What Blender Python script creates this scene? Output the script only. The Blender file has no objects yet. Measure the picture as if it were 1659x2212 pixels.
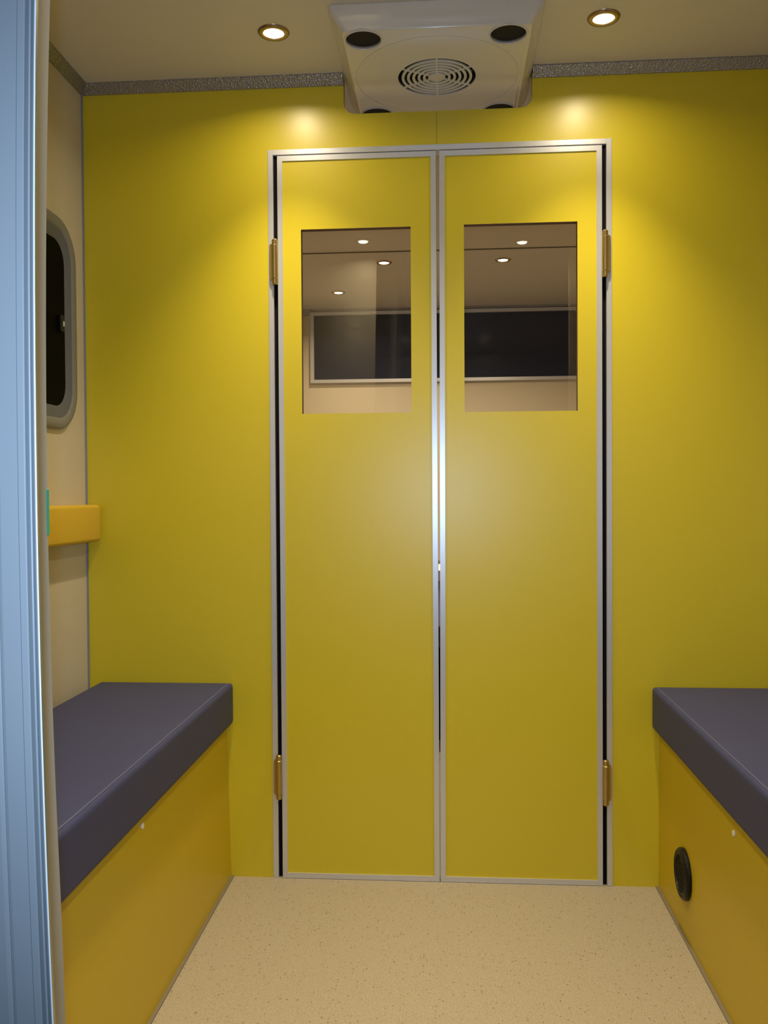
import bpy, bmesh, math, random
from mathutils import Vector, Matrix
random.seed(4)
sc = bpy.context.scene
COL = sc.collection

# ------------------------------------------------------------------ camera
YAW, PIT, ROL = math.radians(4.14), math.radians(1.068), math.radians(0.343)
CAMP = Vector((0.0, -2.15, 0.9494))
cx, sx = math.cos(YAW), math.sin(YAW)
cp, sp = math.cos(PIT), math.sin(PIT)
cr, sr = math.cos(ROL), math.sin(ROL)
ex = Vector((cx, sx, 0)); ey = Vector((-sx, cx, 0)); ez = Vector((0, 0, 1))
fwd = cp * ey - sp * ez
up0 = sp * ey + cp * ez
right = cr * ex - sr * up0
up = sr * ex + cr * up0
cam_d = bpy.data.cameras.new('camera'); cam = bpy.data.objects.new('camera', cam_d); COL.objects.link(cam)
cam.matrix_world = Matrix(((right.x, up.x, -fwd.x, CAMP.x), (right.y, up.y, -fwd.y, CAMP.y), (right.z, up.z, -fwd.z, CAMP.z), (0, 0, 0, 1)))
cam_d.sensor_fit = 'VERTICAL'; cam_d.sensor_height = 36.0; cam_d.lens = 1901.1 * 36 / 2212
cam_d.clip_start = 0.02
sc.camera = cam

# ------------------------------------------------------------------ light set-up
EXPOSURE = 0.0
LAMP_W = 1.35           # near room downlights
LAMP_FAR = 9.0
LAMP_COL = (1.0, 0.84, 0.58)
BEAM_W = 39.0           # tight beam of each near downlight
FLASH_W = 34.0
FLASH_COL = (0.52, 0.70, 1.0)
WORLD_COL = (0.035, 0.04, 0.05)
sc.view_settings.view_transform = 'Standard'
sc.view_settings.look = 'None'
sc.view_settings.gamma = 1.0
sc.view_settings.use_curve_mapping = False
sc.view_settings.exposure = EXPOSURE
w = bpy.data.worlds.new('world'); sc.world = w; w.use_nodes = True
w.node_tree.nodes['Background'].inputs[0].default_value = (*WORLD_COL, 1)
w.node_tree.nodes['Background'].inputs[1].default_value = 1.0
# the camera's own flash
fl = bpy.data.lights.new('camera_flash', 'SPOT'); fl.energy = FLASH_W; fl.color = FLASH_COL
fl.spot_size = math.radians(100); fl.spot_blend = 1.0; fl.shadow_soft_size = 0.008
flo = bpy.data.objects.new('camera_flash', fl); COL.objects.link(flo)
flo.matrix_world = Matrix.Translation(Vector((-0.012, 0.0, 0.03))) @ cam.matrix_world

# ------------------------------------------------------------------ materials
def mat(name, col, rough=0.5, metal=0.0, spec=0.5, bump=None, emit=None, coat=0.0, var=0.0, vscale=6.0):
    m = bpy.data.materials.new(name); m.use_nodes = True
    nt = m.node_tree; b = nt.nodes['Principled BSDF']
    b.inputs['Base Color'].default_value = (*col, 1)
    b.inputs['Roughness'].default_value = rough
    b.inputs['Metallic'].default_value = metal
    b.inputs['Specular IOR Level'].default_value = spec
    b.inputs['Coat Weight'].default_value = coat
    tc = nt.nodes.new('ShaderNodeTexCoord')
    if bump:
        sc_, st, dist = bump
        n = nt.nodes.new('ShaderNodeTexNoise'); n.inputs['Scale'].default_value = sc_; n.inputs['Detail'].default_value = 3
        bp = nt.nodes.new('ShaderNodeBump'); bp.inputs['Strength'].default_value = st; bp.inputs['Distance'].default_value = dist
        nt.links.new(tc.outputs['Object'], n.inputs['Vector']); nt.links.new(n.outputs['Fac'], bp.inputs['Height'])
        nt.links.new(bp.outputs['Normal'], b.inputs['Normal'])
    if var:
        n2 = nt.nodes.new('ShaderNodeTexNoise'); n2.inputs['Scale'].default_value = vscale; n2.inputs['Detail'].default_value = 4
        mx = nt.nodes.new('ShaderNodeMixRGB'); mx.blend_type = 'MULTIPLY'; mx.inputs[0].default_value = var
        mx.inputs[1].default_value = (*col, 1)
        nt.links.new(tc.outputs['Object'], n2.inputs['Vector']); nt.links.new(n2.outputs['Fac'], mx.inputs[2])
        nt.links.new(mx.outputs[0], b.inputs['Base Color'])
    if emit:
        b.inputs['Emission Color'].default_value = (*emit[0], 1); b.inputs['Emission Strength'].default_value = emit[1]
    return m

M = {}
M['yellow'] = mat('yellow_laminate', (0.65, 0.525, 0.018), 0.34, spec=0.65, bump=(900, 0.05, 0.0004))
M['bench_yellow'] = mat('shaded_yellow_laminate', (0.56, 0.41, 0.012), 0.42, spec=0.35, bump=(900, 0.05, 0.0004))  # same laminate as the wall; weaker flash put into a more orange colour
M['pad_yellow'] = mat('yellow_leatherette', (0.68, 0.45, 0.035), 0.5, bump=(260, 0.25, 0.0006))
M['cream'] = mat('cream_wall_lining', (0.62, 0.55, 0.42), 0.5, spec=0.3, bump=(300, 0.05, 0.0004))
M['ceil'] = mat('white_ceiling_lining', (0.66, 0.62, 0.54), 0.45, spec=0.3, bump=(300, 0.05, 0.0004))
M['alu'] = mat('satin_aluminium', (0.66, 0.67, 0.70), 0.34, metal=0.55, bump=(500, 0.04, 0.0003))
M['alu_dull'] = mat('dull_grey_strip', (0.28, 0.30, 0.33), 0.5, metal=0.3)
M['black'] = mat('black_rubber', (0.006, 0.005, 0.006), 0.8, spec=0.08)
M['blackplastic'] = mat('black_plastic', (0.007, 0.0065, 0.006), 0.38, spec=0.3)
M['foam'] = mat('black_foam_and_liner', (0.012, 0.010, 0.006), 0.9, bump=(700, 0.8, 0.002))
M['fabric'] = mat('dark_blue_upholstery', (0.044, 0.050, 0.130), 0.6, spec=0.35, bump=(1400, 0.35, 0.0006))
M['piping'] = mat('blue_piping', (0.09, 0.10, 0.20), 0.6)
M['brass'] = mat('brass', (0.50, 0.38, 0.16), 0.33, metal=1.0)
M['plastic'] = mat('white_glossy_plastic', (0.66, 0.64, 0.60), 0.17, spec=0.6)
M['white'] = mat('white_cap_plastic', (0.85, 0.85, 0.85), 0.35)
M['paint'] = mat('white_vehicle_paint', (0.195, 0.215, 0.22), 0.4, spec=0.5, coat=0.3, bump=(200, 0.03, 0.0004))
M['bead'] = mat('edge_highlight_white', (0.62, 0.68, 0.66), 0.3, spec=0.6, coat=0.2)  # flash highlight along the door lip, put into a lighter colour
M['return'] = mat('dimmed_cream_return', (0.36, 0.33, 0.25), 0.5, spec=0.3)  # cream lining with its colour darkened to offset the entrance lamps
M['mdf'] = mat('brown_board_edge', (0.20, 0.10, 0.05), 0.7)
M['chrome'] = mat('bronze_lamp_bezel', (0.36, 0.27, 0.16), 0.28, metal=0.9)
M['green'] = mat('green_plastic', (0.02, 0.26, 0.11), 0.35)
M['greyframe'] = mat('grey_window_frame', (0.22, 0.22, 0.21), 0.45)
M['greybevel'] = mat('bluish_grey_window_seal', (0.12, 0.13, 0.16), 0.5)
M['nightglass'] = mat('dark_night_glass', (0.002, 0.002, 0.003), 0.5, spec=0.03)
M['darkglass'] = mat('dark_tinted_window_glass', (0.020, 0.024, 0.050), 0.14, spec=0.5)
M['lens'] = mat('lit_lamp_lens', (1, 1, 1), 0.5, emit=((1.0, 0.84, 0.58), 9.0))
M['display'] = mat('lit_display', (1, 1, 1), 0.5, emit=((1.0, 0.78, 0.4), 1.0))
M['greybox'] = mat('mauve_grey_panel', (0.30, 0.22, 0.27), 0.5)
M['seam'] = mat('dark_panel_joint', (0.18, 0.15, 0.09), 0.8)
M['seam_yellow'] = mat('yellow_panel_joint', (0.36, 0.25, 0.02), 0.8)
M['sealant'] = mat('grey_brown_sealant', (0.20, 0.165, 0.11), 0.6)

def glass_mat():
    m = bpy.data.materials.new('clear_window_glass'); m.use_nodes = True
    nt = m.node_tree; nt.nodes.clear()
    o = nt.nodes.new('ShaderNodeOutputMaterial'); mx = nt.nodes.new('ShaderNodeMixShader')
    t = nt.nodes.new('ShaderNodeBsdfTransparent'); g = nt.nodes.new('ShaderNodeBsdfGlossy'); f = nt.nodes.new('ShaderNodeFresnel')
    t.inputs[0].default_value = (0.97, 0.94, 0.90, 1); g.inputs['Roughness'].default_value = 0.01
    f.inputs[0].default_value = 1.5
    nt.links.new(f.outputs[0], mx.inputs[0]); nt.links.new(t.outputs[0], mx.inputs[1]); nt.links.new(g.outputs[0], mx.inputs[2])
    nt.links.new(mx.outputs[0], o.inputs[0])
    return m
M['glass'] = glass_mat()

def floor_mat():
    m = bpy.data.materials.new('beige_speckled_vinyl'); m.use_nodes = True
    nt = m.node_tree; b = nt.nodes['Principled BSDF']; L = nt.links
    tc = nt.nodes.new('ShaderNodeTexCoord')
    v = nt.nodes.new('ShaderNodeTexVoronoi'); v.inputs['Scale'].default_value = 150
    L.new(tc.outputs['Object'], v.inputs['Vector'])
    r = nt.nodes.new('ShaderNodeValToRGB'); r.color_ramp.interpolation = 'LINEAR'
    e = r.color_ramp.elements
    e[0].position = 0.0; e[0].color = (0.17, 0.11, 0.055, 1); e[1].position = 0.28; e[1].color = (0.40, 0.33, 0.21, 1)
    for p, c in ((0.5, (0.44, 0.37, 0.25, 1)), (0.8, (0.48, 0.41, 0.28, 1)), (1.0, (0.34, 0.25, 0.15, 1))):
        n = e.new(p); n.color = c
    sep = nt.nodes.new('ShaderNodeSeparateColor'); L.new(v.outputs['Color'], sep.inputs[0]); L.new(sep.outputs[0], r.inputs[0])
    n = nt.nodes.new('ShaderNodeTexNoise'); n.inputs['Scale'].default_value = 420; n.inputs['Detail'].default_value = 2
    L.new(tc.outputs['Object'], n.inputs['Vector'])
    rr = nt.nodes.new('ShaderNodeValToRGB'); rr.color_ramp.elements[0].position = 0.34; rr.color_ramp.elements[0].color = (0.5, 0.42, 0.3, 1)
    rr.color_ramp.elements[1].position = 0.47; rr.color_ramp.elements[1].color = (1, 1, 1, 1)
    L.new(n.outputs['Fac'], rr.inputs[0])
    # specks are small: only the middle of each cell
    dist = nt.nodes.new('ShaderNodeValToRGB'); dist.color_ramp.elements[0].position = 0.15; dist.color_ramp.elements[0].color = (1, 1, 1, 1)
    dist.color_ramp.elements[1].position = 0.35; dist.color_ramp.elements[1].color = (0, 0, 0, 1)
    L.new(v.outputs['Distance'], dist.inputs[0])
    mx0 = nt.nodes.new('ShaderNodeMixRGB'); mx0.inputs[1].default_value = (0.41, 0.355, 0.250, 1)
    L.new(dist.outputs[0], mx0.inputs[0]); L.new(r.outputs[0], mx0.inputs[2])
    mx = nt.nodes.new('ShaderNodeMixRGB'); mx.blend_type = 'MULTIPLY'; mx.inputs[0].default_value = 0.6
    L.new(mx0.outputs[0], mx.inputs[1]); L.new(rr.outputs[0], mx.inputs[2]); L.new(mx.outputs[0], b.inputs['Base Color'])
    # a few sparkling grains
    v2 = nt.nodes.new('ShaderNodeTexVoronoi'); v2.inputs['Scale'].default_value = 60
    L.new(tc.outputs['Object'], v2.inputs['Vector'])
    b.inputs['Roughness'].default_value = 0.55; b.inputs['Specular IOR Level'].default_value = 0.3
    bp = nt.nodes.new('ShaderNodeBump'); bp.inputs['Strength'].default_value = 0.12; bp.inputs['Distance'].default_value = 0.0006
    L.new(n.outputs['Fac'], bp.inputs['Height']); L.new(bp.outputs['Normal'], b.inputs['Normal'])
    return m
M['floor'] = floor_mat()

def embossed():
    m = bpy.data.materials.new('embossed_aluminium'); m.use_nodes = True
    nt = m.node_tree; b = nt.nodes['Principled BSDF']; L = nt.links
    b.inputs['Base Color'].default_value = (0.34, 0.33, 0.33, 1); b.inputs['Metallic'].default_value = 0.75; b.inputs['Roughness'].default_value = 0.3
    tc = nt.nodes.new('ShaderNodeTexCoord'); v = nt.nodes.new('ShaderNodeTexVoronoi'); v.inputs['Scale'].default_value = 230
    L.new(tc.outputs['Object'], v.inputs['Vector'])
    bp = nt.nodes.new('ShaderNodeBump'); bp.inputs['Strength'].default_value = 0.55; bp.inputs['Distance'].default_value = 0.003
    L.new(v.outputs['Distance'], bp.inputs['Height']); L.new(bp.outputs['Normal'], b.inputs['Normal'])
    return m
M['emboss'] = embossed()

# ------------------------------------------------------------------ helpers
def tag(o, label=None, cat=None, group=None, kind=None):
    if label: o['label'] = label
    if cat: o['category'] = cat
    if group: o['group'] = group
    if kind: o['kind'] = kind
    return o

def link(name, bm, m, parent=None, smooth=None, loc=None):
    bmesh.ops.recalc_face_normals(bm, faces=bm.faces[:])
    me = bpy.data.meshes.new(name); bm.to_mesh(me); bm.free()
    for mm in (m if isinstance(m, (list, tuple)) else [m]): me.materials.append(M[mm])
    if smooth is not None:
        for p in me.polygons: p.use_smooth = True
        me.set_sharp_from_angle(angle=math.radians(smooth))
    o = bpy.data.objects.new(name, me); COL.objects.link(o)
    if parent: o.parent = parent
    if loc: o.location = loc
    return o

def empty(name, loc=(0, 0, 0)):
    o = bpy.data.objects.new(name, None); COL.objects.link(o); o.location = loc; o.empty_display_size = 0.05
    return o

def box(bm, x0, x1, y0, y1, z0, z1, bev=0.0, seg=2):
    r = bmesh.ops.create_cube(bm, size=1.0)
    vs = r['verts']
    for v in vs:
        v.co = Vector((x0 + (v.co.x + .5) * (x1 - x0), y0 + (v.co.y + .5) * (y1 - y0), z0 + (v.co.z + .5) * (z1 - z0)))
    if bev:
        es = list({e for v in vs for e in v.link_edges})
        bmesh.ops.bevel(bm, geom=es, offset=bev, segments=seg, profile=0.5, affect='EDGES')
    return bm

def cyl(bm, c, axis, r, h, seg=32, r2=None):
    q = Vector((0, 0, 1)).rotation_difference(Vector(axis)).to_matrix().to_4x4()
    bmesh.ops.create_cone(bm, cap_ends=True, segments=seg, radius1=r, radius2=r if r2 is None else r2, depth=h, matrix=Matrix.Translation(c) @ q)
    return bm

def lathe(bm, prof, seg=48, close=True):
    """prof: (r, z) list turned about z; closed profile if close"""
    rings = []
    for r, z in prof:
        if r < 1e-6: rings.append([bm.verts.new((0, 0, z))])
        else: rings.append([bm.verts.new((r * math.cos(2 * math.pi * k / seg), r * math.sin(2 * math.pi * k / seg), z)) for k in range(seg)])
    n = len(rings)
    for i in range(n if close else n - 1):
        a, b = rings[i], rings[(i + 1) % n]
        for k in range(seg):
            k2 = (k + 1) % seg
            if len(a) == 1 and len(b) == 1: continue
            if len(a) == 1: bm.faces.new((a[0], b[k], b[k2]))
            elif len(b) == 1: bm.faces.new((a[k], b[0], a[k2]))
            else: bm.faces.new((a[k], b[k], b[k2], a[k2]))
    return bm

def prism(bm, poly, axis, a, b, fn=None):
    """poly of 2D points extruded along axis ('x','y','z') from a to b"""
    def P(u, v, t): return {'x': (t, u, v), 'y': (u, t, v), 'z': (u, v, t)}[axis]
    A = [bm.verts.new(P(u, v, a)) for u, v in poly]; B = [bm.verts.new(P(u, v, b)) for u, v in poly]
    n = len(poly)
    bm.faces.new(A); bm.faces.new(B[::-1])
    for i in range(n): bm.faces.new((A[i], B[i], B[(i + 1) % n], A[(i + 1) % n]))
    return bm

def ring_xz(bm, outer, inner, y0, y1, inner_mat=0):
    """rectangular frame in the XZ plane; outer/inner = 4 points (x,z) in order"""
    def vs(pts, y): return [bm.verts.new((x, y, z)) for x, z in pts]
    oa, ia, ob, ib = vs(outer, y0), vs(inner, y0), vs(outer, y1), vs(inner, y1)
    for i in range(4):
        j = (i + 1) % 4
        bm.faces.new((oa[i], oa[j], ia[j], ia[i])); bm.faces.new((ob[i], ib[i], ib[j], ob[j]))
        bm.faces.new((oa[i], ob[i], ob[j], oa[j]))
        f = bm.faces.new((ia[i], ia[j], ib[j], ib[i])); f.material_index = inner_mat
    return bm

def rrect(x0, x1, y0, y1, r, n=8):
    pts = []
    for (ccx, ccy, a0) in ((x1 - r, y1 - r, 0), (x0 + r, y1 - r, 90), (x0 + r, y0 + r, 180), (x1 - r, y0 + r, 270)):
        for k in range(n + 1):
            a = math.radians(a0 + 90 * k / n); pts.append((ccx + r * math.cos(a), ccy + r * math.sin(a)))
    return pts

def loft(bm, loops, cap0=True, cap1=True, mats=None):
    rs = [[bm.verts.new(p) for p in lp] for lp in loops]
    n = len(rs[0])
    for i in range(len(rs) - 1):
        for k in range(n):
            f = bm.faces.new((rs[i][k], rs[i][(k + 1) % n], rs[i + 1][(k + 1) % n], rs[i + 1][k]))
            if mats: f.material_index = mats[i]
    if cap0: bm.faces.new(rs[0][::-1])
    if cap1: bm.faces.new(rs[-1])
    return bm

def carve(o, cutters):
    """boolean-subtract temporary cutter meshes and bake the result into o"""
    temps = []
    for cb in cutters:
        bmesh.ops.recalc_face_normals(cb, faces=cb.faces[:])
        me = bpy.data.meshes.new('cut'); cb.to_mesh(me); cb.free()
        c = bpy.data.objects.new('cut', me); COL.objects.link(c); temps.append(c)
        md = o.modifiers.new('b', 'BOOLEAN'); md.operation = 'DIFFERENCE'; md.solver = 'EXACT'; md.object = c
    dg = bpy.context.evaluated_depsgraph_get(); dg.update()
    me = bpy.data.meshes.new_from_object(o.evaluated_get(dg))
    o.modifiers.clear(); o.data = me
    for c in temps: bpy.data.objects.remove(c)

# ------------------------------------------------------------------ the shell
ZC = 1.970; XL = -0.905; XR = 0.875; YF = -1.52; YB = 2.67
bm = bmesh.new(); box(bm, XL - .04, XR + .04, YF, YB + .04, -.03, 0)
tag(link('floor', bm, 'floor'), 'beige speckled vinyl floor', 'floor', kind='structure')
bm = bmesh.new(); box(bm, XL - .04, XR + .04, YF, YB + .04, ZC, ZC + .03)
tag(link('ceiling', bm, 'ceil'), 'cream white ceiling', 'ceiling', kind='structure')
bm = bmesh.new(); box(bm, XL - .04, XL, YF, YB + .04, 0, ZC)
tag(link('wall_left', bm, 'cream'), 'cream side wall at the left', 'wall', kind='structure')
bm = bmesh.new(); box(bm, XR, XR + .04, YF, YB + .04, 0, ZC)
tag(link('wall_right', bm, 'cream'), 'side wall at the right', 'wall', kind='structure')
bm = bmesh.new(); box(bm, XL, XR, YB, YB + .04, 0, ZC)
tag(link('wall_far', bm, 'cream'), 'cream end wall seen through the door windows', 'wall', kind='structure')

# yellow partition with doorway and the notch for the roof unit
DL, DR, DT = -0.4368, 0.3946, 1.7981
bm = bmesh.new(); box(bm, XL, XR, 0, .03, 0, ZC)
part = link('wall_back', bm, 'yellow')
c1 = bmesh.new(); box(c1, DL + .004, DR - .004, -.1, .1, -.2, DT - .004)
c2 = bmesh.new(); prism(c2, rrect(-.2484, .2072, 1.8790, 2.3, .028), 'y', -.1, .1)
carve(part, [c1, c2]); tag(part, 'yellow partition wall around the double doors', 'wall', kind='structure')
bm = bmesh.new(); box(bm, -.0230, -.0218, -.0004, .0006, DT, 1.8790)
link('panel_joint', bm, 'seam_yellow', part)

# front wall (entrance side): cream end return at the left of the opening
def curve_dx(z):
    d = abs(z - 0.975)
    return 0.058 * d * d if d < .36 else 0.058 * .36 * .36 + 2 * 0.058 * .36 * (d - .36) * .5
def extr_z(bm, prof, zs, dxf):
    loops = [[(x + dxf(z), y, z) for x, y in prof] for z in zs]
    loft(bm, loops)
    return bm
zs = [ZC * i / 40 for i in range(41)]
bm = bmesh.new(); extr_z(bm, [(XL, -1.52), (-.3087, -1.52), (-.3087, -1.49), (XL, -1.49)], zs, lambda z: 0)
# only the opening edge bows with the vehicle's side
for v in bm.verts:
    if v.co.x > -.5: v.co.x += curve_dx(v.co.z)
fw = tag(link('wall_front', bm, 'return'), 'cream wall return beside the entrance', 'wall', kind='structure')
bm = bmesh.new(); box(bm, .50, XR, YF, -1.49, 0, ZC); link('wall_panel', bm, 'cream', fw)

# trims
def cove(name, p, q, a=.020, joints=None):
    """45 degree embossed strip between ceiling and wall; p->q run, n = direction into the room"""
    bm = bmesh.new(); p, q = Vector(p), Vector(q)
    d = (q - p).normalized(); n = Vector(joints)
    A = [p + Vector((0, 0, -a)), p + n * a, p + n * a + Vector((0, 0, 0)), p]
    prof = [Vector((0, 0, -a)), n * .003 + Vector((0, 0, -a)), n * a + Vector((0, 0, -.003)), n * a, Vector((0, 0, 0))]
    loops = [[base + v for v in prof] for base in (p, q)]
    loft(bm, loops)
    return tag(link(name, bm, 'emboss'), kind='structure')
cove('trim_1', (XL, 0, ZC), (-.2484, 0, ZC), .022, (0, -1, 0))
cove('trim_2', (.2072, 0, ZC), (XR, 0, ZC), .022, (0, -1, 0))
cove('trim_3', (XL, -1.49, ZC), (XL, 0, ZC), .022, (1, 0, 0))
cove('trim_4', (XR, -1.49, ZC), (XR, 0, ZC), .022, (-1, 0, 0))
cove('trim_5', (XL, YB, ZC), (XR, YB, ZC), .030, (0, -1, 0))
cove('trim_6', (XL, .03, ZC), (XL, YB, ZC), .022, (1, 0, 0))
cove('trim_7', (XR, .03, ZC), (XR, YB, ZC), .022, (-1, 0, 0))
bm = bmesh.new(); box(bm, XL, XL + .004, -.004, 0, .4, ZC - .022)
tag(link('trim_8', bm, 'alu_dull'), kind='structure')
bm = bmesh.new(); box(bm, XL, XR, 1.536, 1.545, ZC - .003, ZC)
tag(link('trim_9', bm, 'seam'), kind='structure')
for i, (x0, x1) in enumerate(((-.5435, -.5365), (.4965, .5035))):
    bm = bmesh.new(); box(bm, x0, x1, -1.49, 0, 0, .003)
    tag(link('trim_%d' % (10 + i), bm, 'sealant'), kind='structure')

# ------------------------------------------------------------------ double doors
FW = .0135
bm = bmesh.new()
# door casing: two uprights and head
box(bm, DL, DL + FW, -.003, .033, 0, DT, .0008, 1)
box(bm, DR - FW, DR, -.003, .033, 0, DT, .0008, 1)
box(bm, DL + FW, DR - FW, -.003, .033, DT - FW, DT, .0008, 1)
casing = tag(link('trim_12', bm, 'alu'), 'silver aluminium casing of the doorway', 'door casing', kind='structure')

def door(name, x0, x1t, x1b, hinge_right, wx0, wx1, wz0, wz1):
    root = empty(name, ((x0), 0, 0))
    root['kind'] = 'structure'
    z0, z1 = .001, DT - FW - .0025
    def L(x, y, z): return (x - root.location.x, y, z)
    def sub(o):
        o.parent = root; o.location = (-root.location.x, 0, 0); return o
    if not hinge_right:
        O = [(x0, z0), (x1b, z0), (x1t, z1), (x0, z1)]; f = .0125
        I = [(x0 + f, z0 + f), (x1b - f, z0 + f), (x1t - f, z1 - f), (x0 + f, z1 - f)]
    else:
        O = [(x1b, z0), (x0, z0), (x0, z1), (x1t, z1)]; f = .0125
        I = [(x1b + f, z0 + f), (x0 - f, z0 + f), (x0 - f, z1 - f), (x1t + f, z1 - f)]
    bm = bmesh.new(); ring_xz(bm, O, I, -.003, .023)
    sub(link('door_frame', bm, 'alu'))
    bm = bmesh.new(); ring_xz(bm, I, [(wx0, wz0), (wx1, wz0), (wx1, wz1), (wx0, wz1)], 0, .020, 1)
    sub(link('door_panel', bm, ['yellow', 'mdf']))
    bm = bmesh.new(); box(bm, wx0, wx1, .0075, .0085, wz0, wz1)
    g = sub(link('window_pane', bm, 'glass'))
    hx = x0 + (.0065 if hinge_right else -.0065) * 1.0
    s = -1 if hinge_right else 1
    for zc in (1.5225, .2545):
        bm = bmesh.new()
        lathe(bm, [(0, -.0555), (.0050, -.0555), (.0068, -.0535), (.0068, -.0405), (.0080, -.0395), (.0080, .0405), (.0068, .0415), (.0068, .0535), (.0050, .0555), (0, .0555)], 28, close=False)
        h = link('hinge', bm, 'brass', smooth=40); h.parent = root
        h.location = (hx - root.location.x, -.0105, zc)
        # the wrapped plate on the frame side
        bm = bmesh.new()
        prism(bm, [(-s * .0130, -.036), (-s * .0110, -.044), (s * .001, -.044), (s * .001, .044), (-s * .0110, .044), (-s * .0130, .038)], 'y', -.0020, .0070)
        bmesh.ops.bevel(bm, geom=bm.edges[:], offset=.0012, segments=2, affect='EDGES')
        pl = link('hinge_plate', bm, 'brass', h)
    return root
d1 = door('door_1', -.4130, -.0250, -.0236, False, -.3557, -.0868, 1.1517, 1.6026)
tag(d1, 'left leaf of the yellow double door with a square window', 'door')
d2 = door('door_2', .3708, -.0162, -.0212, True, .0422, .3132, 1.1511, 1.6038)
tag(d2, 'right leaf of the yellow double door with a square window', 'door')
# rubber seals in the hinge gaps
for x0, x1, lab in ((DL + FW, -.4130, 1), (.3708, DR - FW, 2)):
    bm = bmesh.new(); box(bm, x0 + .0002, x1 - .0002, .006, .020, 0.002, DT - FW - .0005)
    link('rubber_seal', bm, 'black', casing)

# ------------------------------------------------------------------ side window on the left wall
def window_side():
    root = empty('window_1', (XL, -.45, 1.10)); root['kind'] = 'structure'
    tag(root, 'dark rounded side window with grey frame on the left wall', 'window')
    y0, y1, z0, z1 = -.80, -.064, 1.108, 1.602
    def lp(ins, x, r): return [(x, y, z) for y, z in rrect(y0 + ins, y1 - ins, z0 + ins, z1 - ins, r, 12)]
    bm = bmesh.new()
    loops = [lp(0, XL, .10), lp(.001, XL + .007, .099), lp(.004, XL + .010, .096), lp(.022, XL + .010, .080), lp(.026, XL + .007, .076)]
    loft(bm, loops, False, False)
    o = link('window_frame', bm, 'greyframe', smooth=50); o.parent = root; o.location = -root.location
    bm = bmesh.new()
    loft(bm, [lp(.026, XL + .007, .076), lp(.052, XL + .0035, .056), lp(.056, XL + .0015, .052)], False, False)
    o = link('window_seal', bm, 'greybevel', smooth=50); o.parent = root; o.location = -root.location
    bm = bmesh.new(); bm.faces.new([bm.verts.new(p) for p in lp(.050, XL + .0025, .056)])
    r = bmesh.ops.extrude_face_region(bm, geom=bm.faces[:])
    for v in [e for e in r['geom'] if isinstance(e, bmesh.types.BMVert)]: v.co.x -= .0020
    o = link('window_pane', bm, 'nightglass'); o.parent = root; o.location = -root.location
    bm = bmesh.new(); box(bm, XL + .001, XL + .010, -.152, -.134, 1.337, 1.376, .002)
    o = link('window_latch', bm, 'blackplastic'); o.parent = root; o.location = -root.location
    bm = bmesh.new(); box(bm, XL + .008, XL + .0110, -.142, -.137, 1.350, 1.362, .0006, 1)
    o2 = link('latch_button', bm, 'white', o)
window_side()

# ------------------------------------------------------------------ long window on the far wall
root = empty('window_2', (0, YB, 1.568)); root['kind'] = 'structure'
tag(root, 'long dark window in a silver frame on the far wall', 'window')
bm = bmesh.new(); ring_xz(bm, [(-.747, 1.568), (.72, 1.568), (.72, 1.955), (-.747, 1.955)], [(-.727, 1.586), (.70, 1.586), (.70, 1.937), (-.727, 1.937)], YB - .024, YB)
o = link('window_frame', bm, 'alu', root); o.location = -root.location
bm = bmesh.new(); box(bm, -.727, .70, YB - .008, YB - .002, 1.586, 1.937)
o = link('window_pane', bm, 'darkglass', root); o.location = -root.location

# ------------------------------------------------------------------ entrance door edge in the foreground
bm = bmesh.new()
LX, LY = -.2160, -1.700
pr = [(0.0, .000), (-.0004, -.0007), (-.0010, -.0008), (-.0015, -.0003), (-.0017, .0004), (-.0026, .0010), (-.0038, .0026), (-.0050, .0042), (-.0057, .0040),
      (-.0060, -.0002), (-.0066, -.0007), (-.0097, -.0008), (-.0101, -.0006), (-.0104, -.0003),
      (-.0200, -.0003), (-.0215, .0001), (-.0222, .0006), (-.0229, .0001), (-.0244, -.0003), (-.16, -.0003), (-.16, .035), (-.016, .035), (-.0035, .008), (-.0008, .0016)]
zz = [-.35 + 2.35 * i / 60 for i in range(61)]
loft(bm, [[(LX + a + curve_dx(z) * 0.98, LY + b, z) for a, b in pr] for z in zz])
d3 = tag(link('door_3', bm, 'paint', smooth=8), 'pale blue white ribbed metal edge of the open entrance door', 'door', kind='structure')
bm = bmesh.new()
bead = [(-.0002 + .0004 * math.cos(a), -.0007 + .0004 * math.sin(a)) for a in [2 * math.pi * k / 12 for k in range(12)]]
loft(bm, [[(LX + a + curve_dx(z) * 0.98, LY + b, z) for a, b in bead] for z in zz])
link('edge_highlight_bead', bm, 'bead', d3, smooth=60)  # thin pale bead added to carry the painted highlight
bm = bmesh.new(); box(bm, -.3088, -.3072, -1.4915, -1.4897, .9205, .9560, .0004, 1)
tag(link('green_strip', bm, 'green'), 'short bright green strip on the edge of the entrance opening', 'strip')

# ------------------------------------------------------------------ benches
def smooth_box(bm, x0, x1, y0, y1, z0, z1, r=.012, seg=4):
    box(bm, x0, x1, y0, y1, z0, z1, r, seg)

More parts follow.
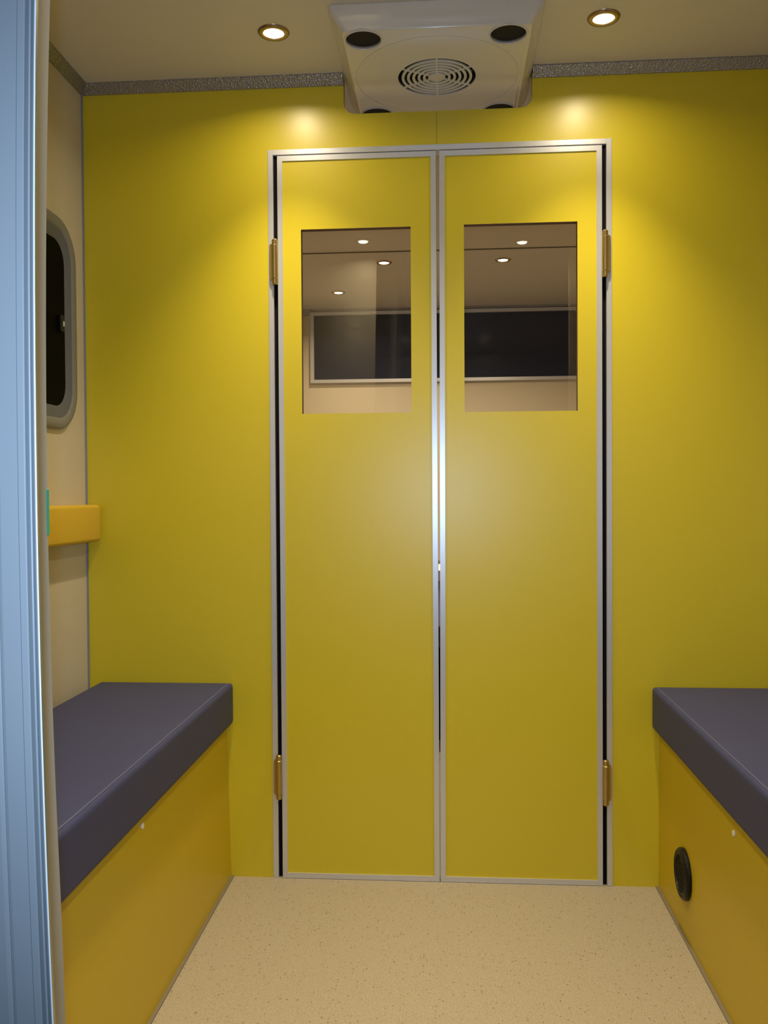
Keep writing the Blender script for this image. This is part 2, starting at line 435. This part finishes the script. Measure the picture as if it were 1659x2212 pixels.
def bench(side):
    left = side < 0
    root = empty('bench', ((-.72 if left else .69), -.75, 0))
    if left:
        base = [(-.9035, 0), (-.5435, 0), (-.5520, .388), (-.9035, .388)]
        cx0, cx1 = -.872, -.5325
        tag(root, 'bench at the left, dark blue cushion on plain yellow base without a vent', 'bench')
    else:
        base = [(.8735, 0), (.5035, 0), (.5055, .388), (.8735, .388)]
        cx0, cx1 = .4860, .842
        tag(root, 'bench at the right, dark blue cushion on yellow base with a round black vent', 'bench')
    root['group'] = 'facing benches along the side walls'
    def add(name, bm, m, smooth=None, par=None):
        o = link(name, bm, m, smooth=smooth)
        o.parent = par or root
        if not par: o.location = -root.location
        return o
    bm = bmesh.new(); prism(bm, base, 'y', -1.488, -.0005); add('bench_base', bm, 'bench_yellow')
    bm = bmesh.new()
    box(bm, cx0, cx1, -1.47, -.006, .386, .4875)
    # more cuts so the top can be slightly crowned
    bmesh.ops.subdivide_edges(bm, edges=bm.edges[:], cuts=7, use_grid_fill=True)
    w2 = (cx1 - cx0) / 2; mx_ = (cx1 + cx0) / 2
    for v in bm.verts:
        if v.co.z > .48:
            u = (v.co.x - mx_) / w2; t = (v.co.y + .738) / .732
            v.co.z += .003 * (1 - u ** 4) * (1 - t ** 6)
    es = [e for e in bm.edges if len(e.link_faces) == 2 and e.calc_face_angle() > 1.0]
    bmesh.ops.bevel(bm, geom=es, offset=.009, segments=4, profile=.5, affect='EDGES')
    cu = add('seat_cushion', bm, 'fabric', 60)
    # piping along the inner top edge
    px = (cx1 - .0095) if left else (cx0 + .0095)
    bm = bmesh.new(); cyl(bm, (px, -.738, .4876), (0, 1, 0), .0019, 1.43, 10)
    add('piping', bm, 'piping', 60, cu)
    # round fixing caps below the cushion
    if left: c, n = (-.5512, -.613, .358), (1, 0, .02)
    else: c, n = (.5053, -.5546, .345), (-1, 0, 0)
    bm = bmesh.new(); cyl(bm, c, n, .0055, .004, 20); add('screw_cap', bm, 'white', 40)
    if not left:
        bm = bmesh.new()
        lathe(bm, [(0, 0), (.0530, 0), (.0540, .002), (.0535, .008), (.0500, .0120), (.0475, .0125), (.0455, .0105), (.0435, .0110), (.0420, .0128), (.0395, .0130), (.0380, .0095), (0, .0095)], 64, close=False)
        v = link('air_vent', bm, 'blackplastic', smooth=35)
        v.parent = root; v.matrix_local = Matrix.Translation(Vector((.5046, -.237, .135)) - root.location) @ Matrix.Rotation(math.radians(-90), 4, 'Y')
        for k in range(-4, 5):
            hw = math.sqrt(.037 ** 2 - (k * .0078) ** 2)
            bm = bmesh.new(); box(bm, k * .0078 - .0012, k * .0078 + .0012, -hw, hw, .009, .0118, .0005, 1)
            s = link('vent_slat', bm, 'blackplastic', v)
    return root
bench(-1); bench(1)

# back pad on the left wall
bm = bmesh.new(); box(bm, XL + .0005, -.8625, -1.46, -.012, .8400, .9310)
es = bm.edges[:]
bmesh.ops.bevel(bm, geom=es, offset=.009, segments=5, profile=.5, affect='EDGES')
tag(link('back_rest_pad', bm, 'pad_yellow', smooth=60), 'narrow yellow padded back rest fixed along the left wall below the dark window', 'back rest')

# ------------------------------------------------------------------ roof ventilation unit
UZ = 1.9200
root = empty('roof_ventilator', (-.020, -.0815, ZC))
tag(root, 'glossy white square roof ventilator with round fan grille, cut into the yellow wall', 'ventilator')
ucx, ucy = -.0190, -.0815
bm = bmesh.new()
def ul(hx, hy, z, r): return [(x, y, z) for x, y in rrect(ucx - hx, ucx + hx, ucy - hy, ucy + hy, r, 8)]
loops = [ul(.2260, .2325, ZC - .0005, .012), ul(.2250, .2322, UZ + .042, .013), ul(.2210, .2312, UZ + .034, .014), ul(.2160, .2296, UZ + .026, .014),
         ul(.2110, .2275, UZ + .0190, .014), ul(.2065, .2254, UZ + .0135, .014), ul(.2035, .2235, UZ + .0090, .014), ul(.2005, .2220, UZ + .0045, .014), ul(.1985, .2210, UZ + .0012, .014), ul(.1960, .2200, UZ, .013)]
loft(bm, loops)
hous = link('housing', bm, 'plastic')
HO = [(-.1744, -.2653), (.1319, -.2641), (-.1741, .1024), (.1337, .1020)]
GC = (-.0205, -.0814)
cuts = []
for hx, hy in HO:
    b = bmesh.new(); cyl(b, (hx, hy, UZ), (0, 0, 1), .0372, .056, 48); cuts.append(b)
b = bmesh.new(); cyl(b, (GC[0], GC[1], UZ), (0, 0, 1), .0900, .050, 64); cuts.append(b)
b = bmesh.new(); b_ = lathe(b, [(.1865, -.0008), (.1880, -.0008), (.1880, .0010), (.1865, .0010)], 96)
for v in b.verts: v.co += Vector((GC[0], GC[1], UZ))
cuts.append(b)
carve(hous, cuts)
for p in hous.data.polygons: p.use_smooth = True
hous.data.set_sharp_from_angle(angle=math.radians(38))
hous.parent = root; hous.location = -root.location
for hx, hy in HO:
    bm = bmesh.new(); lathe(bm, [(.0372, .006), (.0372, -.0012), (.0385, -.0024), (.0405, -.0020), (.0412, 0.0), (.0412, .0005)], 48)
    o = link('vent_ring', bm, 'plastic', smooth=50); o.parent = root; o.location = Vector((hx, hy, UZ)) - root.location
    bm = bmesh.new(); cyl(bm, (0, 0, .010), (0, 0, 1), .0371, .012, 48)
    link('filter_insert', bm, 'foam', o)
# fan grille
bm = bmesh.new(); lathe(bm, [(0, -.0005), (.0185, -.0005), (.0200, .0005), (.0200, .0030), (0, .0030)], 48, close=False)
for k in range(6):
    r0 = .0268 + k * .0123 - .0005
    if k < 5: lathe(bm, [(r0, 0), (r0 + .0062, 0), (r0 + .0062, .0030), (r0, .0030)], 72)
for k in range(6):
    a = math.radians(90 + 60 * k)
    b = bmesh.new(); box(b, .018, .0900, -.0019, .0019, .0001, .0029)
    for v in b.verts: v.co = Matrix.Rotation(a, 3, 'Z') @ v.co
    me = bpy.data.meshes.new('t'); b.to_mesh(me); b.free(); bm.from_mesh(me); bpy.data.meshes.remove(me)
o = link('fan_grille', bm, 'plastic'); o.parent = root; o.location = Vector((GC[0], GC[1], UZ)) - root.location
bm = bmesh.new(); lathe(bm, [(.0898, .0032), (.0898, .0245), (0, .0245), (0, .0225), (.0885, .0225), (.0885, .0032)], 64, close=False); link('dark_well_liner', bm, 'foam', o)  # black liner added: shade inside the grille slots put into its colour
bm = bmesh.new(); lathe(bm, [(0, .008), (.028, .008), (.030, .010), (.030, .022), (0, .022)], 40, close=False)
for k in range(7):
    a = 2 * math.pi * k / 7
    b = bmesh.new(); box(b, .026, .083, -.016, .016, -.0008, .0008)
    for v in b.verts: v.co = Matrix.Rotation(a, 3, 'Z') @ (Matrix.Rotation(math.radians(25), 3, 'X') @ v.co + Vector((0, 0, .014)))
    me = bpy.data.meshes.new('t'); b.to_mesh(me); b.free(); bm.from_mesh(me); bpy.data.meshes.remove(me)
link('fan', bm, 'blackplastic', o)

# ------------------------------------------------------------------ downlights
def make_downlight():
    root = empty('downlight', (0, 0, ZC))
    bm = bmesh.new(); lathe(bm, [(.0215, .0), (.0215, -.0020), (.0235, -.0046), (.0270, -.0052), (.0320, -.0040), (.0345, -.0012), (.0350, 0)], 56)
    link('bezel', bm, 'chrome', root, smooth=40)
    bm = bmesh.new(); lathe(bm, [(0, -.0052), (.010, -.0050), (.0185, -.0038), (.0215, -.0018), (.0215, -.0005), (0, -.0005)], 48, close=False)
    link('lamp_lens', bm, 'lens', root, smooth=40)
    return root
spots = [(-.3770, -.2170, 'downlight left of the roof ventilator, near the yellow wall', LAMP_W, 1),
         (.3380, -.2170, 'downlight right of the roof ventilator, near the yellow wall', LAMP_W, 1),
         (-.3320, -1.36, 'downlight close to the entrance, mirrored small in the left door window', LAMP_W * 3.3, 1),
         (.3040, -1.43, 'downlight close to the entrance, mirrored small in the right door window', LAMP_W * 3.3, 1),
         (-.2729, 1.712, 'upper downlight seen through the left door window', LAMP_FAR, 2),
         (-.5413, 2.255, 'lower downlight seen through the left door window, nearest the long window', LAMP_FAR * .35, 2),
         (.2441, 1.715, 'downlight seen through the right door window', LAMP_FAR, 2),
         ]
proto = make_downlight()
for i, (x, y, lab, pw, g) in enumerate(spots):
    if i == 0: r = proto
    else:
        r = proto.copy(); COL.objects.link(r)
        for ch in proto.children:
            c = ch.copy(); COL.objects.link(c); c.parent = r
    r.location = (x, y, ZC)
    tag(r, 'round bronze rimmed ' + lab, 'ceiling light', 'round recessed ceiling lights')
    ld = bpy.data.lights.new('downlight_beam', 'AREA'); ld.shape = 'DISK'; ld.size = .036; ld.energy = pw; ld.color = LAMP_COL
    ld.spread = math.radians(150)
    lo = bpy.data.objects.new('downlight_beam', ld); COL.objects.link(lo); lo.location = (x, y, ZC - .0060)
    if g == 1:
        sd = bpy.data.lights.new('downlight_core', 'SPOT'); sd.energy = BEAM_W; sd.color = LAMP_COL
        sd.spot_size = math.radians(82); sd.spot_blend = 1.0; sd.shadow_soft_size = .016
        so = bpy.data.objects.new('downlight_core', sd); COL.objects.link(so); so.location = (x, y, ZC - .0080)

# ------------------------------------------------------------------ far room
root = empty('padded_bench', (0, 2.2, 0))
tag(root, 'dark low padded bench in the room beyond, seen through the gap between the doors', 'bench')
bm = bmesh.new(); box(bm, -.60, .60, 1.25, YB - .002, 0, .36); o = link('bench_base', bm, 'black', root); o.location = -root.location
bm = bmesh.new(); box(bm, -.60, .60, 1.23, YB - .002, .3605, .45, .012, 3); o = link('seat_cushion', bm, 'fabric', root, smooth=50); o.location = -root.location
root = empty('control_panel', (-.05, YB, .4777))
tag(root, 'small mauve grey box with lit display, seen in the gap between the doors', 'control panel')
bm = bmesh.new(); box(bm, -.11, .01, YB - .02, YB - .0005, .4777, .5950, .003); o = link('panel_body', bm, 'greybox', root); o.location = -root.location
bm = bmesh.new(); box(bm, -.052, -.010, YB - .0215, YB - .018, .5386, .5741, .001, 1); o = link('display', bm, 'display', root); o.location = -root.location
